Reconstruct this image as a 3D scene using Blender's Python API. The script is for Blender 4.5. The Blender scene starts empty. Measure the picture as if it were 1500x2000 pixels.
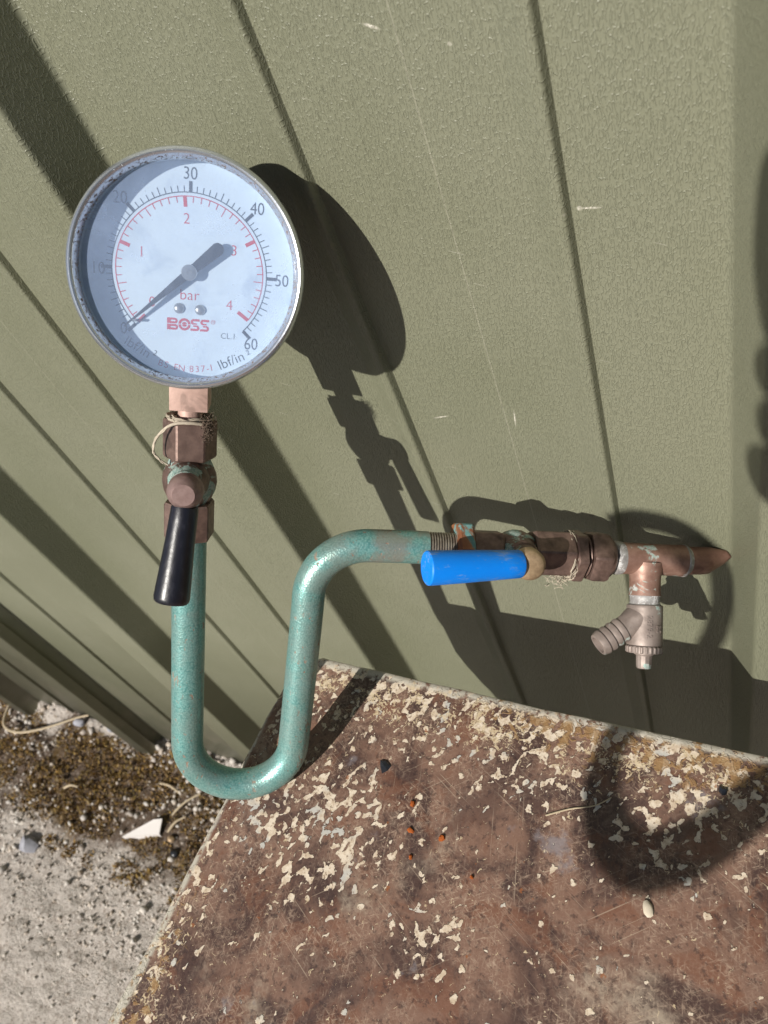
import bpy, bmesh, math, random
from mathutils import Vector, Matrix, noise
random.seed(7)
S = bpy.context.scene
COL = S.collection
R_ = math.radians

# ---------------------------------------------------------------- camera
CAM_H = 1.12
CAM = Vector((0.0, -0.2701, CAM_H))
right = Vector((0.87543, 0.36478, -0.31712)); down = Vector((0.09057, -0.76827, -0.63369)); fwd = Vector((-0.47479, 0.52603, -0.70560))
cd = bpy.data.cameras.new('camera'); cam = bpy.data.objects.new('camera', cd); COL.objects.link(cam)
mw = Matrix((right, -down, -fwd)).transposed().to_4x4(); mw.translation = CAM
cam.matrix_world = mw
cd.sensor_fit = 'VERTICAL'; cd.sensor_height = 24.0; cd.sensor_width = 18.0; cd.lens = 18.0
cd.clip_start = 0.01; cd.clip_end = 500
cd.dof.use_dof = True; cd.dof.focus_distance = 0.385; cd.dof.aperture_fstop = 11.0
S.camera = cam

# ---------------------------------------------------------------- sky, sun, exposure
SUN = Vector((0.187, 0.766, -0.615)).normalized()          # direction the light travels
W = bpy.data.worlds.new('World'); S.world = W; W.use_nodes = True
wn = W.node_tree; bg = wn.nodes['Background']
sky = wn.nodes.new('ShaderNodeTexSky'); sky.sky_type = 'NISHITA'; sky.sun_disc = False
sky.sun_elevation = math.asin(-SUN.z); sky.sun_rotation = math.atan2(-SUN.x, -SUN.y)
wn.links.new(sky.outputs[0], bg.inputs[0]); bg.inputs[1].default_value = 0.05
ld = bpy.data.lights.new('sun', 'SUN'); ld.energy = 5.0; ld.angle = R_(0.53); ld.color = (1.0, 0.955, 0.88)
lo = bpy.data.objects.new('sun', ld); COL.objects.link(lo)
lo.rotation_euler = SUN.to_track_quat('-Z', 'Y').to_euler(); lo.location = (0, -3, 5)
S.view_settings.view_transform = 'Standard'; S.view_settings.look = 'None'
S.view_settings.exposure = 0.05; S.view_settings.gamma = 1.0; S.view_settings.use_curve_mapping = False

S.cycles.max_bounces = 5; S.cycles.diffuse_bounces = 2; S.cycles.glossy_bounces = 2; S.cycles.transmission_bounces = 2; S.cycles.transparent_max_bounces = 8
S.cycles.caustics_reflective = False; S.cycles.caustics_refractive = False
S.cycles.use_adaptive_sampling = True; S.cycles.adaptive_threshold = .02

# ---------------------------------------------------------------- node helpers
class NT:
    dim = '3D'
    def __init__(s, name):
        s.m = bpy.data.materials.new(name); s.m.use_nodes = True; s.t = s.m.node_tree
        s.b = s.t.nodes['Principled BSDF']; s.out = s.t.nodes['Material Output']
    def n(s, kind, **kw):
        nd = s.t.nodes.new('ShaderNode' + kind)
        for k, v in kw.items():
            if k.startswith('i_'):
                key = k[2:]; sock = nd.inputs[int(key)] if key.isdigit() else nd.inputs[key.replace('_', ' ')]
                s.put(sock, v)
            else: setattr(nd, k, v)
        return nd
    def put(s, sock, v):
        if isinstance(v, bpy.types.NodeSocket): s.t.links.new(v, sock)
        elif isinstance(v, bpy.types.Node): s.t.links.new(v.outputs[0], sock)
        else:
            if isinstance(v, tuple) and len(v) == 3 and sock.type == 'RGBA': v = v + (1,)
            sock.default_value = v
    def coord(s, scale=(1, 1, 1), rot=(0, 0, 0), loc=(0, 0, 0)):
        tc = s.n('TexCoord'); mp = s.n('Mapping'); s.t.links.new(tc.outputs['Object'], mp.inputs[0])
        mp.inputs['Scale'].default_value = scale; mp.inputs['Rotation'].default_value = rot; mp.inputs['Location'].default_value = loc
        return mp.outputs[0]
    def coordrs(s, rot, scale, loc=(0, 0, 0)):
        v = s.coord(rot=(0, 0, rot), loc=loc); mp = s.n('Mapping'); s.put(mp.inputs[0], v); mp.inputs['Scale'].default_value = scale; return mp.outputs[0]
    def noise(s, vec, scale, detail=4, rough=.55, dist=0.0, out=0):
        nd = s.n('TexNoise', noise_dimensions=s.dim, i_Vector=vec, i_Scale=scale, i_Detail=detail, i_Roughness=rough, i_Distortion=dist); return nd.outputs[out]
    def voro(s, vec, scale, feature='F1', rand=1.0, out=0):
        nd = s.n('TexVoronoi', feature=feature, voronoi_dimensions=s.dim); s.put(nd.inputs['Vector'], vec); nd.inputs['Scale'].default_value = scale; nd.inputs['Randomness'].default_value = rand
        return nd.outputs[out]
    def ramp(s, v, a, b, lo=0.0, hi=1.0):
        nd = s.n('MapRange', interpolation_type='SMOOTHSTEP'); s.put(nd.inputs[0], v)
        for i, x in zip((1, 2, 3, 4), (a, b, lo, hi)): s.put(nd.inputs[i], x)
        return nd.outputs[0]
    def math(s, op, a, b=0.0, c=0.0):
        nd = s.n('Math', operation=op); s.put(nd.inputs[0], a); s.put(nd.inputs[1], b); s.put(nd.inputs[2], c); return nd.outputs[0]
    def mix(s, f, a, b):
        nd = s.n('Mix', data_type='RGBA'); s.put(nd.inputs[0], f); s.put(nd.inputs[6], a); s.put(nd.inputs[7], b); return nd.outputs[2]
    def bump(s, h, dist, strength=1.0, normal=None):
        nd = s.n('Bump'); s.put(nd.inputs['Height'], h); nd.inputs['Distance'].default_value = dist; nd.inputs['Strength'].default_value = strength
        if normal is not None: s.put(nd.inputs['Normal'], normal)
        return nd.outputs[0]
    def set(s, color=None, rough=None, metal=None, normal=None, spec=None, coat=None):
        for k, v in (('Base Color', color), ('Roughness', rough), ('Metallic', metal), ('Normal', normal), ('Specular IOR Level', spec), ('Coat Weight', coat)):
            if v is not None: s.put(s.b.inputs[k], v)
        return s.m
    def warp(s, vec, scale, amount, detail=2):
        nz = s.n('TexNoise', noise_dimensions=s.dim, i_Vector=vec, i_Scale=scale, i_Detail=detail)
        sub = s.n('VectorMath', operation='SUBTRACT'); s.t.links.new(nz.outputs['Color'], sub.inputs[0]); sub.inputs[1].default_value = (.5, .5, .5)
        sc = s.n('VectorMath', operation='SCALE'); s.t.links.new(sub.outputs[0], sc.inputs[0]); sc.inputs['Scale'].default_value = amount
        ad = s.n('VectorMath', operation='ADD'); s.put(ad.inputs[0], vec); s.t.links.new(sc.outputs[0], ad.inputs[1])
        return ad.outputs[0]

# ---------------------------------------------------------------- materials
def mat_wall():
    t = NT('plastisol_green'); t.dim = '2D'
    sep = t.n('SeparateXYZ'); t.put(sep.inputs[0], t.coord())
    un = t.math('SUBTRACT', sep.outputs[0], sep.outputs[1])          # unrolled distance along the profile
    def uv(a, b, rot=0.0):
        cb = t.n('CombineXYZ'); t.put(cb.inputs[0], t.math('MULTIPLY', un, a)); t.put(cb.inputs[1], t.math('MULTIPLY', sep.outputs[2], b))
        if not rot: return cb.outputs[0]
        mp = t.n('Mapping'); t.put(mp.inputs[0], cb.outputs[0]); mp.inputs['Rotation'].default_value = (0, 0, rot); return mp.outputs[0]
    tc = uv(1, 1)
    gw = t.warp(uv(980, 300), 0.55, 1.5, 1)
    d1 = t.voro(gw, 1.0, 'DISTANCE_TO_EDGE')
    ridge = t.ramp(d1, 0.01, 0.20, 1.0, 0.0)
    brk = t.ramp(t.noise(uv(700, 420), 1.0, 1), 0.33, 0.50, .0, 1.0)
    h = t.math('ADD', t.math('MULTIPLY', ridge, brk), t.math('MULTIPLY', t.noise(uv(9, 3), 1.0, 0), 6.0))
    nrm = t.bump(h, .00016, 1.0)
    big = t.noise(tc, 5, 4, .6)
    col = t.mix(t.ramp(big, .3, .7), (.200, .205, .138), (.228, .231, .162))
    ln = t.math('ABSOLUTE', t.math('SUBTRACT', t.math('FRACT', t.math('ADD', t.math('DIVIDE', t.math('ADD', un, .1384), .33333), .5)), .5))
    col = t.mix(t.ramp(ln, .0005, .0013, .32, 0.0), col, (.44, .42, .33))        # pale rubbed line in each pan
    sc = t.n('Mapping'); t.put(sc.inputs[0], uv(1, 1, .35)); sc.inputs['Scale'].default_value = (30, 620, 1)
    sm = t.ramp(t.noise(sc.outputs[0], 1.0, 1), .845, .865)              # pale scuffs
    col = t.mix(t.math('MULTIPLY', sm, .5), col, (.50, .48, .40))
    for u0, z0, u1, z1, w in ((-.1503, 1.0413, -.1433, 1.0378, .0007), (-.085, .9632, -.075, .9626, .0005), (-.0855, .9636, -.083, .9628, .0011), (-.1808, .8476, -.1701, .8500, .0006), (-.1328, .8559, -.1341, .8430, .0005), (-.1205, 1.0295, -.1193, 1.0280, .0008)):
        L_ = math.hypot(u1 - u0, z1 - z0); cu, su = (u1 - u0) / L_, (z1 - z0) / L_
        du = t.math('SUBTRACT', un, (u0 + u1) / 2); dz = t.math('SUBTRACT', sep.outputs[2], (z0 + z1) / 2)
        a = t.math('MULTIPLY', t.math('ADD', t.math('MULTIPLY', du, cu), t.math('MULTIPLY', dz, su)), 2 / L_)
        b = t.math('MULTIPLY', t.math('SUBTRACT', t.math('MULTIPLY', dz, cu), t.math('MULTIPLY', du, su)), 1 / w)
        e = t.math('ADD', t.math('MULTIPLY', a, a), t.math('MULTIPLY', b, b))
        col = t.mix(t.math('MULTIPLY', t.ramp(e, .2, 1.1, 1.0, 0.0), t.ramp(ridge, .0, .5, .45, 1.0)), col, (.60, .57, .48))   # scrapes down to the primer
    dust = t.math('MULTIPLY', t.ramp(sep.outputs[2], .0, .35, 1.0, 0.0), t.ramp(t.noise(tc, 22, 4), .35, .7))   # splash dirt near the ground
    col = t.mix(t.math('MULTIPLY', dust, .35), col, (.42, .37, .29))
    return t.set(col, .41, 0.0, nrm, .5)

def mat_metal(name, c1, c2, rough=.42, metal=.85, patina=None, pam=.5, scale=140, bump=.00012, dirt=(.045, .032, .026), dam=.5):
    t = NT(name); tc = t.coord()
    n1 = t.noise(tc, scale, 6, .6); n2 = t.noise(tc, scale * .35, 4, .6, .6); n3 = t.noise(tc, scale * 5, 3)
    col = t.mix(t.ramp(n1, .35, .65), c1, c2)
    col = t.mix(t.math('MULTIPLY', t.ramp(n2, .52, .68), dam), col, dirt)
    mt = metal
    rg = t.math('ADD', t.math('MULTIPLY', n1, .3), rough - .15)
    if patina:
        pm = t.ramp(t.noise(t.coord(loc=(.3, .1, .2)), scale * .55, 5, .65, .5), 1 - pam, 1 - pam + .06)
        col = t.mix(pm, col, t.mix(t.ramp(n3, .35, .65), patina[0], patina[1]))
        mt = t.math('MULTIPLY', t.math('SUBTRACT', 1.0, pm), metal)
        rg = t.math('MAXIMUM', rg, t.math('MULTIPLY', pm, .85))
    hgt = t.math('ADD', n1, t.math('MULTIPLY', n3, .4))
    return t.set(col, rg, mt, t.bump(hgt, bump, .8), .5)

def mat_hammer():
    t = NT('hammered_green_paint'); tc = t.coord()
    cells = t.voro(t.warp(tc, 900, .0006), 1150, 'SMOOTH_F1')
    n1 = t.noise(tc, 1500, 3); n2 = t.noise(tc, 90, 5, .6)
    col = t.mix(t.ramp(cells, .15, .75), (.235, .47, .44), (.105, .31, .295))
    col = t.mix(t.math('MULTIPLY', t.ramp(n2, .4, .7), .4), col, (.30, .44, .42))
    sx = t.n('SeparateXYZ'); t.put(sx.inputs[0], tc)
    worn = t.math('MULTIPLY', t.ramp(sx.outputs[0], .045, .105, .30, 1.0), t.ramp(t.noise(t.coord(loc=(.7, .2, 0)), 60, 6, .65), .36, .58))   # run and upper bend rubbed greyer
    col = t.mix(t.math('MULTIPLY', worn, .75), col, t.mix(n1, (.25, .27, .24), (.34, .27, .21)))
    fl = t.ramp(t.noise(tc, 700, 2), .66, .72)
    col = t.mix(t.math('MULTIPLY', fl, .35), col, (.38, .50, .47))
    # worn to rusty brown in strokes and specks
    rs = t.ramp(t.noise(t.coord(scale=(1, .45, 1)), 210, 6, .65, .4), .60, .67)
    rs2 = t.ramp(t.noise(tc, 520, 3), .675, .70)
    r = t.math('MAXIMUM', rs, rs2)
    col = t.mix(t.math('MULTIPLY', r, .85), col, t.mix(n1, (.22, .09, .05), (.34, .22, .15)))
    nrm = t.bump(t.math('ADD', cells, t.math('MULTIPLY', r, -.6)), .00013, .9)
    return t.set(col, t.math('ADD', .37, t.math('MULTIPLY', r, .35)), t.math('MULTIPLY', t.math('SUBTRACT', 1.0, r), .42), nrm, .6)

def mat_dial():
    t = NT('dial_paint'); tc = t.coord()
    n = t.noise(tc, 60, 6, .65, .5)
    col = t.mix(t.ramp(n, .48, .72), (.74, .87, 1.0), (.58, .70, .86))
    sp = t.ramp(t.noise(tc, 1300, 2), .735, .76)
    sp = t.math('MULTIPLY', sp, t.ramp(n, .42, .62))
    col = t.mix(t.math('MULTIPLY', sp, .6), col, (.16, .17, .2))
    return t.set(col, .5, 0.0, None, .3)

def mat_glass():
    t = NT('veiled_dusty_glass'); nt = t.t
    tr = t.n('BsdfTransparent'); tr.inputs[0].default_value = (.96, .975, .985, 1)
    gl = t.n('BsdfGlossy'); gl.inputs['Roughness'].default_value = .06
    du = t.n('BsdfDiffuse'); du.inputs[0].default_value = (.48, .62, .92, 1)  # blue veil stands in for sky light reflected and scattered by the glass
    lw = t.n('LayerWeight'); lw.inputs[0].default_value = .5
    fr = t.math('ADD', .045, t.math('MULTIPLY', t.math('POWER', lw.outputs['Facing'], 5.0), .9))
    m1 = t.n('MixShader'); t.put(m1.inputs[0], fr); nt.links.new(tr.outputs[0], m1.inputs[1]); nt.links.new(gl.outputs[0], m1.inputs[2])
    tc = t.coord()
    d = t.math('MULTIPLY', t.ramp(t.noise(tc, 45, 6, .7, .6), .40, .75), .10)
    sp = t.math('MULTIPLY', t.ramp(t.noise(tc, 900, 2), .72, .75), .45)
    spm = t.ramp(t.noise(tc, 30, 2), .40, .65)
    d = t.math('ADD', t.math('ADD', d, .26), t.math('MULTIPLY', sp, spm))  # constant part is the painted veil, noise and specks are dust
    m2 = t.n('MixShader'); t.put(m2.inputs[0], d); nt.links.new(m1.outputs[0], m2.inputs[1]); nt.links.new(du.outputs[0], m2.inputs[2])
    nt.links.new(m2.outputs[0], t.out.inputs[0]); return t.m

def mat_bezel():
    t = NT('galvanised_bezel'); tc = t.coord()
    n1 = t.noise(tc, 260, 5); n2 = t.noise(tc, 900, 3)
    col = t.mix(n1, (.60, .64, .72), (.72, .75, .80))
    sep = t.n('SeparateXYZ'); t.put(sep.inputs[0], tc)
    rr = t.math('SQRT', t.math('ADD', t.math('MULTIPLY', sep.outputs[0], sep.outputs[0]), t.math('MULTIPLY', sep.outputs[1], sep.outputs[1])))
    inner = t.ramp(rr, .0426, .0450, 1.0, 0.0)                 # rust has eaten the inner lip
    rust = t.ramp(t.math('ADD', t.noise(tc, 800, 5, .7), t.math('MULTIPLY', inner, .13)), .66, .71)
    speck = t.ramp(n2, .74, .78)
    r = t.math('MAXIMUM', rust, t.math('MULTIPLY', speck, .8))
    col = t.mix(r, col, t.mix(n2, (.10, .055, .035), (.30, .17, .09)))
    grime = t.math('MULTIPLY', inner, t.ramp(n1, .35, .65, .25, .8))
    col = t.mix(t.math('MULTIPLY', grime, .3), col, (.13, .12, .11))
    return t.set(col, t.math('ADD', .27, t.math('MULTIPLY', r, .5)), t.math('SUBTRACT', .85, t.math('MULTIPLY', r, .8)), t.bump(t.math('ADD', n1, t.math('MULTIPLY', r, .6)), .00012, .7), .5)

def mat_plain(name, col, rough=.5, metal=0.0, spec=.5, var=.25, scale=300, bump=.00005):
    t = NT(name); tc = t.coord(); n = t.noise(tc, scale, 4)
    c2 = tuple(max(0, c * (1 - var)) for c in col); c1 = tuple(min(1, c * (1 + var * .5)) for c in col)
    return t.set(t.mix(n, c1, c2), rough, metal, t.bump(n, bump, .6), spec)

def mat_blue():
    t = NT('blue_vinyl_sleeve'); tc = t.coord()
    n = t.noise(tc, 160, 6, .65); sm = t.ramp(t.noise(t.coord(scale=(1, 3, 1)), 55, 6, .7, .3), .55, .78)
    col = t.mix(n, (.0, .26, .95), (.002, .22, .88))
    col = t.mix(t.math('MULTIPLY', sm, .65), col, (.06, .22, .45))
    gr = t.math('MULTIPLY', t.ramp(t.noise(t.coord(scale=(.5, 1.6, 1.6)), 130, 6, .75), .53, .70), .6)
    col = t.mix(gr, col, (.26, .36, .46))
    dust = t.ramp(t.noise(tc, 1000, 3), .70, .76)
    col = t.mix(t.math('MULTIPLY', dust, .25), col, (.35, .5, .7))
    return t.set(col, t.math('ADD', .42, t.math('MULTIPLY', n, .15)), 0.0, t.bump(n, .0001, .6), .4)

def mat_black():
    t = NT('black_vinyl_sleeve'); tc = t.coord()
    n = t.noise(t.coord(scale=(1, .4, 1)), 350, 5, .65)
    col = t.mix(t.ramp(n, .5, .8), (.010, .010, .016), (.035, .035, .05))
    return t.set(col, t.math('ADD', .22, t.math('MULTIPLY', n, .25)), 0.0, t.bump(n, .00018, .7), .6)

def mat_table():
    t = NT('worn_rusty_tabletop'); t.dim = '2D'; tc = t.coord()
    sep = t.n('SeparateXYZ'); t.put(sep.inputs[0], tc); X, Y = sep.outputs[0], sep.outputs[1]
    nb = t.noise(tc, 22, 5, .62, .4); nf = t.noise(tc, 240, 4, .7); nm = t.noise(tc, 70, 4, .65, .3)
    nx = t.noise(tc, 620, 2, .7)
    col = t.mix(t.ramp(nb, .38, .60), (.072, .039, .033), (.222, .127, .092))
    red = t.ramp(t.noise(t.coord(loc=(6, 3, 0)), 31, 5, .65, .4), .50, .64)
    col = t.mix(t.math('MULTIPLY', red, .65), col, (.185, .078, .046))
    # rubbed tan fuzz: fine strokes in crossing directions
    fz = None
    for ang, k in ((.45, 1.0), (1.45, 1.0), (-.55, 1.0)):
        st = t.noise(t.coordrs(ang, (170, 820, 1), (ang, 0, 0)), 1.0, 4, .7)
        fz = st if fz is None else t.math('MAXIMUM', fz, t.math('MULTIPLY', st, k))
    gate = t.ramp(t.noise(t.coord(loc=(9, 4, 0)), 38, 5, .65, .3), .36, .62, .10, .95)
    col = t.mix(t.math('MULTIPLY', t.ramp(fz, .50, .80), gate), col, (.46, .335, .25))
    col = t.mix(t.math('MULTIPLY', t.ramp(nf, .32, .46, 1.0, 0.0), .6), col, (.036, .021, .021))
    stain = t.ramp(t.noise(t.coord(loc=(4, 9, 0)), 17, 5, .65, .3), .54, .66)
    col = t.mix(t.math('MULTIPLY', stain, .5), col, (.055, .031, .029))
    # rubbed paler grey-tan patches, wider towards the near right
    pale = t.ramp(t.math('ADD', t.noise(tc, 13, 6, .65), t.math('MULTIPLY', t.ramp(t.math('SUBTRACT', X, Y), .06, .24), .07)), .58, .76)
    col = t.mix(t.math('MULTIPLY', pale, t.ramp(nf, .3, .6, .2, .75)), col, (.46, .375, .29))
    blu = t.ramp(t.noise(t.coord(loc=(3, 1, 0)), 26, 5, .6), .66, .76)
    col = t.mix(t.math('MULTIPLY', blu, .6), col, (.27, .25, .27))
    # scratches in three directions
    for ang, th in ((.5, .70), (-.7, .715), (1.35, .72)):
        w = t.noise(t.coordrs(ang, (11, 900, 1)), 1.0, 2, .6)
        m = t.math('MULTIPLY', t.ramp(w, th, th + .05), t.ramp(t.noise(t.coord(loc=(ang, 0, 0)), 30, 2), .45, .6))
        col = t.mix(t.math('MULTIPLY', m, .55), col, (.46, .36, .27))
    # cream paint flakes: density follows the back rim, the left rim and some patches
    def blob(cx, cy, r, a):
        dx = t.math('SUBTRACT', X, cx); dy = t.math('SUBTRACT', Y, cy)
        q = t.math('SQRT', t.math('ADD', t.math('MULTIPLY', dx, dx), t.math('MULTIPLY', dy, dy)))
        return t.ramp(q, r * .2, r, a, 0.0)
    back = t.ramp(Y, -.165, -.104, 0.0, 1.0); left = t.math('MULTIPLY', t.ramp(X, -.278, -.235, 1.0, 0.0), .7)
    den = t.math('MAXIMUM', back, left)
    for c in ((-.205, -.200, .062, 1.0), (-.237, -.190, .045, .95), (-.045, -.132, .05, .95), (-.225, -.12, .05, .75), (-.135, -.222, .03, .75), (-.11, -.125, .05, .9), (-.17, -.165, .03, .3), (-.02, -.135, .05, .6)):
        den = t.math('MAXIMUM', den, blob(*c))
    den = t.math('MULTIPLY', den, t.ramp(t.noise(t.coord(loc=(7, 2, 0)), 42, 3), .30, .55, .45, 1.0))
    f1 = t.math('ADD', t.noise(t.coordrs(.5, (1.15, .9, 1)), 195, 3.0, .45, .25), t.math('MULTIPLY', t.math('SUBTRACT', t.noise(t.coord(loc=(1, 1, 0)), 60, 2), .5), .28))
    thr = t.math('SUBTRACT', .735, t.math('MULTIPLY', den, .24))
    fd = t.math('SUBTRACT', f1, thr)
    flake = t.ramp(fd, 0.0, .018)
    rim = t.math('MULTIPLY', t.ramp(fd, -.022, -.002), t.ramp(fd, .004, .016, 1.0, 0.0))
    dw = t.warp(tc, 330, .0042, 3); dots = t.voro(dw, 105, 'F1'); drand = t.voro(dw, 105, 'F1', 1.0, 1)
    sepc = t.n('SeparateColor'); t.put(sepc.inputs[0], drand)
    dm = t.math('MULTIPLY', t.ramp(t.math('ADD', dots, t.math('MULTIPLY', sepc.outputs[1], .14)), .20, .25, 1.0, 0.0), t.ramp(t.math('ADD', sepc.outputs[0], t.math('MULTIPLY', den, .16)), .86, .87))
    flake = t.math('MAXIMUM', flake, dm)
    fcol = t.mix(t.ramp(nf, .35, .65), (.76, .65, .52), (.56, .44, .32))
    fcol = t.mix(t.ramp(t.noise(tc, 34, 3), .55, .68), fcol, (.52, .50, .46))
    hole = t.ramp(t.noise(tc, 480, 4, .6), .60, .66)
    fcol = t.mix(t.math('MULTIPLY', hole, .7), fcol, (.20, .12, .08))
    col = t.mix(t.math('MULTIPLY', rim, .55), col, (.03, .018, .015))
    col = t.mix(flake, col, fcol)
    lace = t.math('MULTIPLY', t.math('MAXIMUM', t.ramp(Y, -.150, -.112), t.math('MULTIPLY', t.ramp(X, -.276, -.235, 1.0, 0.0), t.ramp(Y, -.30, -.22, 1.0, .25))), t.ramp(t.noise(t.coord(loc=(2, 8, 0)), 60, 4, .6), .40, .62, .04, .24))
    lm = t.ramp(t.math('ADD', t.noise(tc, 430, 3, .66, .8), lace), .70, .73)
    col = t.mix(t.math('MULTIPLY', lm, .85), col, t.mix(nx, (.78, .68, .50), (.50, .35, .18)))
    # ochre rust along the back rim and the near left rim
    och = t.math('MAXIMUM', t.math('MULTIPLY', t.ramp(Y, -.138, -.108), t.ramp(X, -.19, -.08)), t.math('MULTIPLY', t.ramp(X, -.278, -.245, 1.0, 0.0), t.ramp(Y, -.30, -.22, 1.0, 0.0)))
    om = t.ramp(t.math('ADD', t.noise(tc, 150, 4, .7, .4), t.math('MULTIPLY', och, .15)), .62, .70)
    om = t.math('MULTIPLY', om, t.math('MINIMUM', t.math('MULTIPLY', och, 2.0), 1.0))
    col = t.mix(t.math('MULTIPLY', om, .85), col, t.mix(nf, (.42, .27, .12), (.24, .12, .05)))
    orange = t.ramp(t.noise(t.coord(loc=(1, 5, 0)), 95, 4, .6), .735, .765)
    col = t.mix(t.math('MULTIPLY', orange, .7), col, (.30, .10, .03))
    # whitish paint left on the rolled rim
    rimw = t.math('MAXIMUM', t.ramp(Y, -.1075, -.1035), t.ramp(X, -.2715, -.2745, 0.0, 1.0))
    rimw = t.math('MULTIPLY', rimw, t.ramp(t.noise(tc, 190, 5, .65), .36, .50))
    col = t.mix(rimw, col, t.mix(nf, (.60, .56, .48), (.42, .38, .31)))
    h = t.math('ADD', t.math('ADD', t.math('MULTIPLY', flake, .7), t.math('MULTIPLY', nf, .5)), t.math('MULTIPLY', om, t.math('MULTIPLY', nf, 1.2)))
    rough = t.math('ADD', .36, t.math('ADD', t.math('MULTIPLY', flake, .3), t.math('MULTIPLY', nm, .28)))
    return t.set(col, rough, 0.0, t.bump(h, .0005, .85), .45)

def mat_ground(name='weathered_concrete'):
    t = NT(name); tc = t.coord()
    sep = t.n('SeparateXYZ'); t.put(sep.inputs[0], tc)
    n1 = t.noise(tc, 16, 7, .65); n2 = t.noise(tc, 160, 5, .7); n3 = t.noise(tc, 600, 3)
    col = t.mix(n1, (.74, .67, .61), (.60, .53, .47))
    col = t.mix(t.math('MULTIPLY', t.ramp(n2, .50, .62), .8), col, (.32, .25, .20))
    col = t.mix(t.math('MULTIPLY', t.ramp(n3, .52, .66), .7), col, (.84, .79, .72))
    # soil and dead moss collected in a strip along the foot of the wall
    edge = t.math('ADD', sep.outputs[1], t.math('MULTIPLY', t.math('SUBTRACT', t.noise(tc, 9, 5, .6), .5), .22))
    soil = t.math('MULTIPLY', t.ramp(edge, -.225, -.165), t.ramp(edge, -.035, -.012, 1.0, 0.0))
    soil = t.math('MULTIPLY', soil, t.ramp(n2, .30, .52, .55, 1.0))
    scol = t.mix(n2, (.20, .14, .10), (.10, .07, .05))
    scol = t.mix(t.math('MULTIPLY', t.ramp(t.noise(t.coord(loc=(2, 0, 0)), 24, 5, .6), .50, .66), .8), scol, (.16, .095, .022))
    col = t.mix(soil, col, scol)
    return t.set(col, .92, 0.0, t.bump(t.math('ADD', n2, t.math('MULTIPLY', n3, .8)), .006, 1.0), .2)

def mat_island(name, ramp_cols, rough=.8):
    t = NT(name); g = t.n('NewGeometry'); cr = t.n('ValToRGB'); t.t.links.new(g.outputs['Random Per Island'], cr.inputs[0])
    el = cr.color_ramp.elements
    while len(el) < len(ramp_cols): el.new(.5)
    for i, c in enumerate(ramp_cols): el[i].position = i / max(1, len(ramp_cols) - 1); el[i].color = tuple(c) + (1,)
    n = t.noise(t.coord(), 500, 3)
    return t.set(t.mix(t.math('MULTIPLY', n, .5), cr.outputs[0], (.10, .08, .065)), rough, 0.0, t.bump(n, .0006, .6), .3)

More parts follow.
